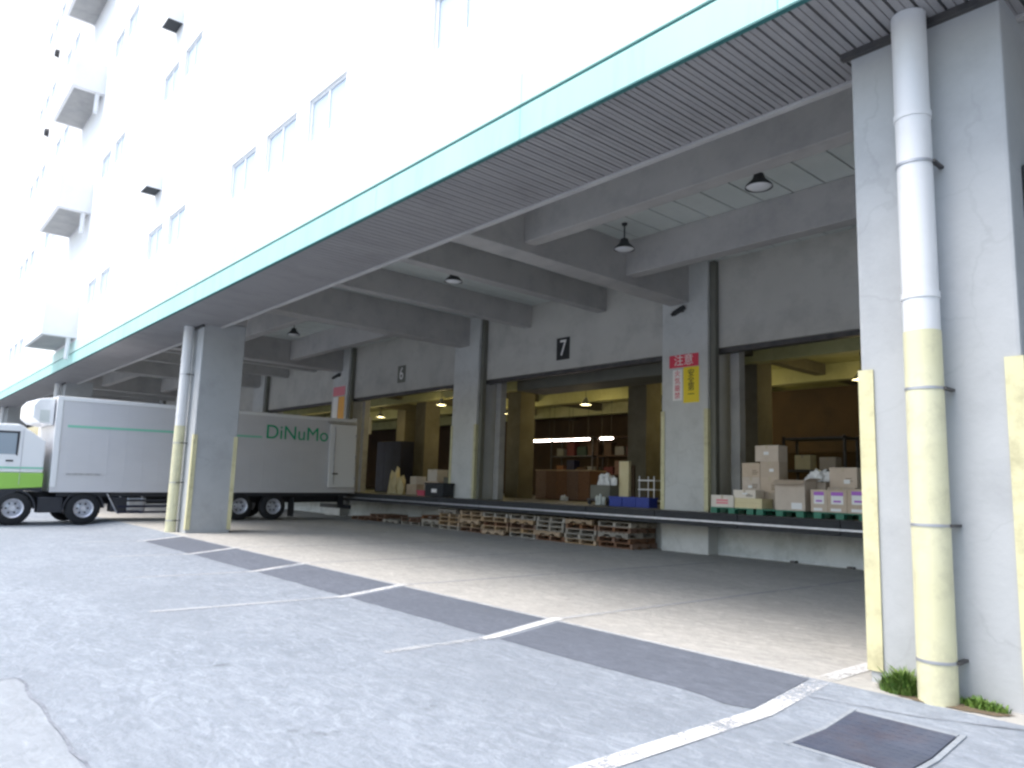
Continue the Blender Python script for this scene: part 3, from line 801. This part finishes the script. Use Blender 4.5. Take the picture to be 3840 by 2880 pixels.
# ------------------------------------------------------------------ goods inside the bays
def crate(x, y, z, w_, d, h, m, lab, cat='crate', grp=None, rz=0):
    t = empty('crate', (x, y, z), rz, label=lab, cat=cat, group=grp)
    s = MB(); th = .02
    s.box(-w_/2, w_/2, -d/2, -d/2+th, .03, h).box(-w_/2, w_/2, d/2-th, d/2, .03, h).box(-w_/2, -w_/2+th, -d/2+th, d/2-th, .03, h).box(w_/2-th, w_/2, -d/2+th, d/2-th, .03, h).box(-w_/2, w_/2, -d/2, d/2, 0, .03)
    s.build('body', MT[m], t)
    MB().box(-w_/2-.02, w_/2+.02, -d/2-.02, -d/2-.001, h-.05, h).box(-w_/2-.02, w_/2+.02, d/2+.001, d/2+.02, h-.05, h).build('rim', MT[m], t)
    return t
for i, x in enumerate((-15.25, -14.72, -14.2)):
    crate(x, 17.75, 1.132, .5, .4, .30, 'blue', ['leftmost of three blue crates left of the sign column', 'middle of three blue crates left of the sign column', 'blue crate touching the sign column'][i], 'crate', 'blue crates')
for i, x in enumerate((-25.6, -25.05, -24.5)):
    crate(x, 17.5, 1.132, .5, .4, .22, 'pinkcrate', ['leftmost of three pink crates in the left bay', 'middle of three pink crates in the left bay', 'right of three pink crates next to the black box'][i], 'crate', 'pink crates')
t = empty('black_case', (-23.15-.3, 16.75, 1.142), label='black case with white label in front of the middle dock column', cat='case')
MB().box(-.6, .6, -.3, .22, 0, .46).build('body', MT['black'], t, .02); MB().box(-.62, .62, -.32, .24, .462, .53).build('lid', MT['black'], t, .015)
MB().box(-.15, .2, -.303, -.3005, .16, .3).build('label', MT['signwhite'], t)
# trolley
t = empty('trolley', (-14.5, 18.35, 1.132), label='white two-tier hand trolley behind the blue crates', cat='trolley')
for z in (.18, .52, .80): MB().box(-.32, .32, -.25, .25, z, z+.04).build('shelf', MT['white'], t, .008)
for x in (-.30, .27):
    for y in (-.23, .20): MB().box(x, x+.03, y, y+.03, .06, .95).build('post', MT['steel'], t); MB().tube((x, y, .03), (x+.03, y, .03), .035, 10).build('wheel', MT['black'], t)
t = empty('board_stack', (-15.55, 18.3, 1.132), label='upright tan board leaning inside the middle bay', cat='board')
MB().box(-.2, .2, -.02, .10, 0, 1.42).build('board', MT['cardyellow'], t, .005); MB().box(.16, .3, .12, .2, 0, 1.3).build('board', MT['brown'], t, .005)
crumple('plastic_bag', (-16.1, 18.1, 1.78), .34, .22, .34, MT['white'], 'white plastic bag heap on the low cart in the middle bay', 'bag')
t = empty('flat_cart', (-16.2, 18.15, 1.132), label='dark flat cart under the white bag in the middle bay', cat='cart')
MB().box(-.55, .45, -.3, .3, .14, .20).build('platform', MT['darksteel'], t); MB().box(-.45, .40, -.25, .25, .202, .64).build('load', MT['olive'], t, .03)
for x in (-.45, .35):
    for y in (-.28, .24): MB().tube((x, y, .07), (x, y+.04, .07), .07, 14).build('wheel', MT['black'], t)
crumple('bundle', (-15.95, 17.62, 1.15), .17, .15, .30, MT['deck'], 'pale green round bundle on the floor left of the blue crates', 'bundle')
# big brown crate across the middle bay
t = empty('wooden_crate', (-22.2, 22.6, 1.132), label='wide brown wooden crate in the middle of the middle bay', cat='crate')
for i in range(5): MB().box(-1.6+i*.64, -.965+i*.64, -.5, .5, .05, 1.22).build('side_plank', MT['wood_brown'], t, .008)
MB().box(-1.62, 1.62, -.52, .52, 1.222, 1.27).build('lid', MT['wood_tan'], t, .005)
MB().box(-1.6, 1.6, -.5, .5, 0, .048).build('base', MT['wood_brown'], t)
crumple('bundle', (-21.95, 22.0, 1.132), .2, .12, .2, MT['white'], 'small white bundle on the floor before the brown crate', 'bundle')
# storage racks
def rack(x, y, w_, d, h, shelves, lab, m='darksteel', rz=0, goods=0, gm=('card', 'cardpale'), where='rack'):
    t = empty('storage_rack', (x, y, 1.132), rz, label=lab, cat='rack', group='storage racks inside the warehouse')
    for sx in (-w_/2, w_/2-.07):
        for sy in (-d/2, d/2-.07): MB().box(sx, sx+.07, sy, sy+.07, 0, h).build('post', MT[m], t)
    for k in range(shelves):
        z = .25+k*(h-.35)/max(1, shelves-1)
        MB().box(-w_/2, w_/2, -d/2, d/2, z, z+.06).build('shelf', MT[m], t)
    return t
rack(-11.0, 22.2, 2.0, .9, 2.35, 3, 'black steel rack behind the cartons in the right bay')
rack(-24.8, 29.3, 3.2, .9, 3.3, 4, 'dark red rack behind the brown crate in the middle bay', 'pinkdark' if 'pinkdark' in MT else 'brown')
rack(-28.3, 29.3, 3.2, .9, 3.3, 4, 'dark rack at the left behind the middle bay', 'darksteel')
rack(-21.2, 29.3, 3.2, .9, 3.3, 4, 'dark rack on the right behind the brown crate', 'darksteel')
t = empty('tall_blue_cabinet', (-33.0, 20.6, 1.132), label='tall dark blue cabinet inside the left bay beside the truck', cat='cabinet')
for k in range(3): MB().box(-1.15+k*.77, -.39+k*.77, -.4, .4, .05, 2.6).build('door_panel', MT['bluepanel'], t, .01)
MB().box(-1.17, 1.17, -.39, .42, 0, .048).build('plinth', MT['black'], t)
carton(-11.7, -11.2, 21.95, .4, 1.132+1.32, .45, 'tan carton on the upper shelf of the black rack', 'cardyellow', grp='cartons on the racks')
carton(-10.9, -10.4, 21.95, .4, 1.132+1.32, .38, 'dim carton beside the tan one on the black rack', 'card', grp='cartons on the racks')
ci = 0
cols = ['dimred', 'dimgreen', 'brown', 'dimred', 'wood_brown', 'bluepanel', 'brown', 'olive']
cw = ['red', 'green', 'brown', 'dark red', 'wooden', 'navy', 'dark brown', 'olive']
for rx, rn in ((-24.8, 'the red brown rack'), (-28.3, 'the left dark rack'), (-21.2, 'the right dark rack')):
    for k in range(3):
        z = 1.132+.25+k*(3.3-.35)/3+.062
        for q in range(4):
            x = rx-1.3+q*.78
            mm = cols[(ci*3+q) % 8]
            carton(x, x+random.uniform(.45, .68), 29.05, .45, z, random.uniform(.35, .75),
                   f'{cw[(ci*3+q)%8]} box, {["first", "second", "third", "fourth"][q]} on the {["bottom", "second", "third"][k]} shelf of {rn}', mm, tape=False, grp='boxes on the racks')
        ci += 1
# goods heap in the left bay
carton(-27.3, -26.2, 18.6, .8, 1.132, .62, 'low brown load in the left bay behind the pink crates', 'card', grp='goods in the left bay')
carton(-26.1, -25.2, 18.8, .7, 1.132, .8, 'dark load in the left bay beside the middle column', 'olive', grp='goods in the left bay', tape=False)
carton(-27.1, -26.4, 18.65, .6, 1.132+.622, .5, 'pale box on top of the low load in the left bay', 'cardpale', grp='goods in the left bay')
carton(-25.3, -24.5, 18.9, .7, 1.132, 1.1, 'tall grey load behind the black case', 'olive', grp='goods in the left bay', tape=False)
carton(-28.35, -27.65, 18.4, .6, 1.132, .45, 'brown carton on the floor at the left of the low load', 'card', .1, grp='goods in the left bay')
carton(-28.2, -27.6, 18.45, .5, 1.132+.452, .35, 'tilted pale carton on the brown carton in the left bay', 'cardpale', -.15, grp='goods in the left bay')
carton(-25.05, -24.45, 18.0, .5, 1.132, .35, 'small brown carton just behind the pink crates', 'card', .2, grp='goods in the left bay')
crumple('sack', (-28.9, 18.2, 1.132), .42, .35, .95, MT['cardyellow'], 'mustard yellow sack heap in the left bay', 'sack')
t = empty('hanging_sign', (-34.2, 19.6, 4.1), label='dull yellow sign hanging above the dark blue cabinet in the left bay', cat='sign')
MB().box(-.35, .35, -.02, .02, 0, .9).build('board', MT['cardyellow'], t); MB().tube((0, 0, .9), (0, 0, 2.2), .012, 6).build('hanger', MT['darksteel'], t)

# ------------------------------------------------------------------ lit lamps inside
def tube_light(x, y, z, ln, lab):
    t = empty('tube_light', (x, y, z), label=lab, cat='lamp', group='lit tube lamps deep inside')
    MB().box(-ln/2, ln/2, -.06, .06, .03, .09).build('housing', MT['white'], t)
    MB().tube((-ln/2+.03, 0, 0), (ln/2-.03, 0, 0), .05, 10).build('tube', MT['tube'], t)
    for sx in (-ln/2+.1, ln/2-.1): MB().tube((sx, 0, .09), (sx, 0, 6.345-z), .008, 6).build('hanger', MT['darksteel'], t)
    l = bpy.data.lights.new('tube_glow', 'AREA'); l.shape = 'RECTANGLE'; l.size = ln; l.size_y = .12; l.energy = .4; l.color = (1, .90, .82)
    lo = bpy.data.objects.new('tube_glow', l); col.objects.link(lo); lo.location = (0, 0, -.08); lo.parent = t
for i, x in enumerate((-27.6, -26.2, -24.9, -23.2)):
    tube_light(x, 26.0, 4.02, 1.25 if i < 3 else .8, ['leftmost lit white tube in the row deep in the middle bay', 'second lit white tube in the row deep in the middle bay', 'third lit white tube in the row deep in the middle bay', 'short lit tube apart at the right of the row'][i])
def highbay(x, y, lab, e=30):
    t = empty('high_bay_lamp', (x, y, 5.35), label=lab, cat='lamp', group='yellow lamps inside the warehouse')
    MB().lathe([(.06, .32), (.10, .2), (.26, .0), (.25, .0), (.09, .19), (.05, .3)], (0, 0, 0), 20).build('reflector', MT['steel'], t, 0, True)
    MB().lathe([(0, .02), (.12, .05), (.08, .16), (0, .18)], (0, 0, 0), 16).build('bulb', MT['lampglow'], t, 0, True)
    MB().tube((0, 0, .3), (0, 0, .995), .012, 8).build('stem', MT['darksteel'], t)
    l = bpy.data.lights.new('lamp_glow', 'POINT'); l.energy = e; l.color = (1, .82, .36); l.shadow_soft_size = .2
    lo = bpy.data.objects.new('lamp_glow', l); col.objects.link(lo); lo.location = (0, 0, -.15); lo.parent = t
HB = [(-10.2, 23.4, 'lamp deep in the right bay'), (-15.6, 24.0, 'lamp behind the sign column'), (-22.5, 23.8, 'lamp above the brown crate'), (-28.5, 20.2, 'lamp over the goods of the left bay'),
      (-29, 24.5, 'lamp deep in the left bay'), (-37, 22, 'lamp beyond the truck'), (-18.5, 30, 'lamp at the back wall of the middle bay'), (-44, 22, 'lamp in the farthest bay')]
for x, y, l_ in HB: highbay(x, y, 'yellow high bay '+l_)

# ------------------------------------------------------------------ the truck
ang = math.atan2(-12.0, .6)
side = Vector((12.0, .6, 0)).normalized()
base = Vector((-28.5, 15.88, 0.0))-side*1.25
tr = empty('box_truck', base, 0, label='white box truck with lime green cab band backed up to the loading dock', cat='truck')
tr.rotation_euler = (0, R(.95), ang)
def tb(n, x0, x1, y0, y1, z0, z1, m, bev=0, parent=None): return box(n, x0, x1, y0, y1, z0, z1, MT[m], parent or tr, bev)
body = tb('cargo_box', 0.06, 11.36, -1.25, 1.25, 1.14, 4.28, 'alu', .04)
# framing rails and panel seams of the cargo box
tb('top_rail', .05, 11.38, 1.252, 1.275, 4.14, 4.26, 'truckwhite', .005, body)
tb('bottom_rail', .05, 11.38, 1.252, 1.285, 1.14, 1.29, 'alu', .005, body)
tb('corner_post', 11.22, 11.39, 1.252, 1.28, 1.302, 4.138, 'truckwhite', .01, body)
for i in range(16):
    x = 1.9+i*.56
    tb('side_seam', x, x+.012, 1.252, 1.256, 1.302, 4.138, 'alu', 0, body)
tb('rear_frame', 0.0, .055, -1.26, 1.27, 1.1, 4.32, 'steel', .008)
tb('green_stripe', 4.3, 11.03, 1.257, 1.262, 3.26, 3.34, 'mintline')
tb('faint_stripe', 9.9, 10.95, 1.257, 1.262, 1.70, 1.76, 'steel')
lt = text('lettering', 'DiNuMo', .78, MT['logo'], tr, (2.78, 1.262, 3.50), (R(90), 0, R(180)), .003, sx=1.0)
tb('rear_header', .05, 1.45, 1.29, 1.33, 4.02, 4.14, 'steel')
d = tb('rear_door', .08, 1.36, 1.30, 1.36, 1.36, 4.00, 'truckwhite', .015)
for z in (1.7, 2.6, 3.5): tb('hinge', .02, .14, 1.362, 1.39, z, z+.12, 'steel', .004, d)
tb('latch_bar', 1.12, 1.15, 1.362, 1.39, 1.5, 3.9, 'steel', 0, d); tb('latch_handle', .95, 1.2, 1.392, 1.42, 1.9, 1.96, 'darksteel', 0, d)
# refrigeration unit on the nose
ru = MB().prism([(11.39, 3.3), (11.8, 3.38), (12.0, 3.55), (12.0, 3.95), (11.85, 4.16), (11.39, 4.24)], 'y', -.95, 1.0).build('cooling_unit', MT['truckwhite'], tr, .05)
tb('unit_grille', 11.52, 11.8, 1.002, 1.012, 3.4, 3.8, 'deck', 0, ru)
# chassis
tb('chassis_rail', .3, 13.4, -.45, .45, .72, 1.12, 'chassis')
tb('subframe', .3, 11.15, -1.15, 1.15, 1.0, 1.138, 'chassis')
for x0, x1 in ((10.95, 11.65), (9.0, 9.5)): tb('side_box', x0, x1, .75, 1.20, .48, .98, 'chassis', .03)
tb('fuel_tank', 8.35, 9.0, .55, 1.16, .48, .96, 'steel', .08)
for z in (.42, .62, .82): tb('side_guard_rail', 5.75, 9.3, 1.19, 1.225, z, z+.07, 'bluepanel' if z < .8 else 'chassis', .01)
for x in (5.9, 7.2, 8.5, 9.2): tb('guard_post', x, x+.05, 1.14, 1.188, .40, 1.0, 'steel')
MB().tube((9.3, 1.2, .45), (9.65, 1.2, 1.1), .03, 8).build('guard_brace', MT['steel'], tr)
tb('rear_bumper', .1, .24, -1.2, 1.2, .45, .62, 'chassis', .02); tb('bumper_bracket', .24, .5, .7, .8, .5, .98, 'chassis')
tb('mudflap', 2.75, 2.79, .75, 1.22, .18, .95, 'black')
for i, wx in enumerate((12.32, 10.33, 4.99, 3.63)):
    for sy in (1, -1):
        w_ = MB().lathe([(.28, -.15), (.46, -.15), (.52, -.10), (.535, 0), (.52, .10), (.46, .15), (.30, .15)], (0, 0, 0), 32, 'y').build('wheel', MT['tyre'], tr, 0, True)
        w_.location = (wx, sy*1.06, (.635, .605, .62, .60)[i])
        rm = MB().lathe([(0, .06), (.09, .07), (.10, .02), (.22, -.02), (.255, .12), (.30, .152), (.30, .10), (.27, -.1), (0, -.1)], (0, 0, 0), 32, 'y').build('rim', MT['rim'], w_, 0, True)
        if sy < 0: rm.rotation_euler = (0, 0, math.pi)
        ht = MB()
        for k in range(6):
            a = k*math.pi/3
            ht.tube((.16*math.cos(a), .02, .16*math.sin(a)), (.16*math.cos(a), .05, .16*math.sin(a)), .028, 10)
        hh = ht.build('hub_holes', MT['black'], w_)
        if sy < 0: hh.rotation_euler = (0, 0, math.pi)
for x in (4.28,): 
    MB().prism([(2.9, 1.0), (3.0, 1.12), (5.55, 1.12), (5.65, 1.0)], 'y', .75, 1.2).build('mudguard', MT['chassis'], tr)
for x in (12.32, 10.33):
    pts = [(x+.62*math.cos(R(a)),   .61+.62*math.sin(R(a))) for a in range(0, 181, 15)]+[(x+.57*math.cos(R(a)), .61+.57*math.sin(R(a))) for a in range(180, -1, -15)]
    MB().prism(pts, 'y', .78, 1.21).build('mudguard', MT['chassis'], tr)
# cab
cab = MB().prism([(12.35, 1.58), (14.55, 1.58), (14.62, 1.75), (14.50, 2.2), (14.25, 2.95), (14.0, 3.10), (13.1, 3.12), (12.55, 2.75), (12.33, 2.6)], 'y', -1.2, 1.2).build('cab', MT['truckwhite'], tr, .06)
MB().prism([(12.33, 1.12), (14.62, 1.0), (14.66, 1.50), (14.60, 1.578), (12.33, 1.578)], 'y', -1.21, 1.21).build('green_band', MT['lime'], tr, .03)
tb('mint_line', 12.36, 14.5, 1.212, 1.216, 1.70, 1.76, 'mintline')
MB().prism([(12.33, .98), (12.33, 1.118), (14.62, .998), (14.66, .40), (13.35, .40), (13.32, .60), (13.2, .86), (13.0, 1.03)], 'y', -1.2, 1.2).build('lower_panel', MT['chassis'], tr, .01)
MB().prism([(13.15, 2.15), (14.30, 2.15), (14.12, 2.82), (13.15, 2.82)], 'y', 1.202, 1.212).build('door_window', MT['glass'], tr)
MB().prism([(13.10, 2.10), (13.15, 2.15), (13.15, 2.82), (14.12, 2.82), (14.15, 2.88), (13.08, 2.88)], 'y', 1.203, 1.222).build('window_frame', MT['chassis'], tr)
tb('door_handle', 13.2, 13.4, 1.213, 1.24, 1.92, 1.97, 'chassis', .01)
tb('door_seam', 12.98, 12.995, 1.212, 1.217, 1.2, 2.95, 'steel')
MB().prism([(1.15, 2.2), (-1.15, 2.2), (-1.05, 2.9), (1.05, 2.9)], 'x', 14.42, 14.44).build('windscreen', MT['glass'], tr)
tb('mirror', 14.5, 14.6, 1.3, 1.5, 2.1, 2.6, 'chassis', .03); MB().tube((14.4, 1.2, 2.4), (14.55, 1.38, 2.4), .02, 8).build('mirror_arm', MT['chassis'], tr)
for sy in (.75, -1.05): tb('headlight', 14.63, 14.69, sy, sy+.3, .7, .9, 'white', .02)
tb('step', 13.35, 13.95, 1.0, 1.22, .45, .52, 'chassis')

CABP = ('cab', 'green_band', 'mint_line', 'lower_panel', 'door_window', 'window_frame', 'door_handle', 'door_seam', 'windscreen', 'mirror', 'mirror_arm', 'headlight', 'step')
for ch in tr.children:
    if ch.name.split('.')[0] in CABP: ch.location = (-.76, 0, .17)
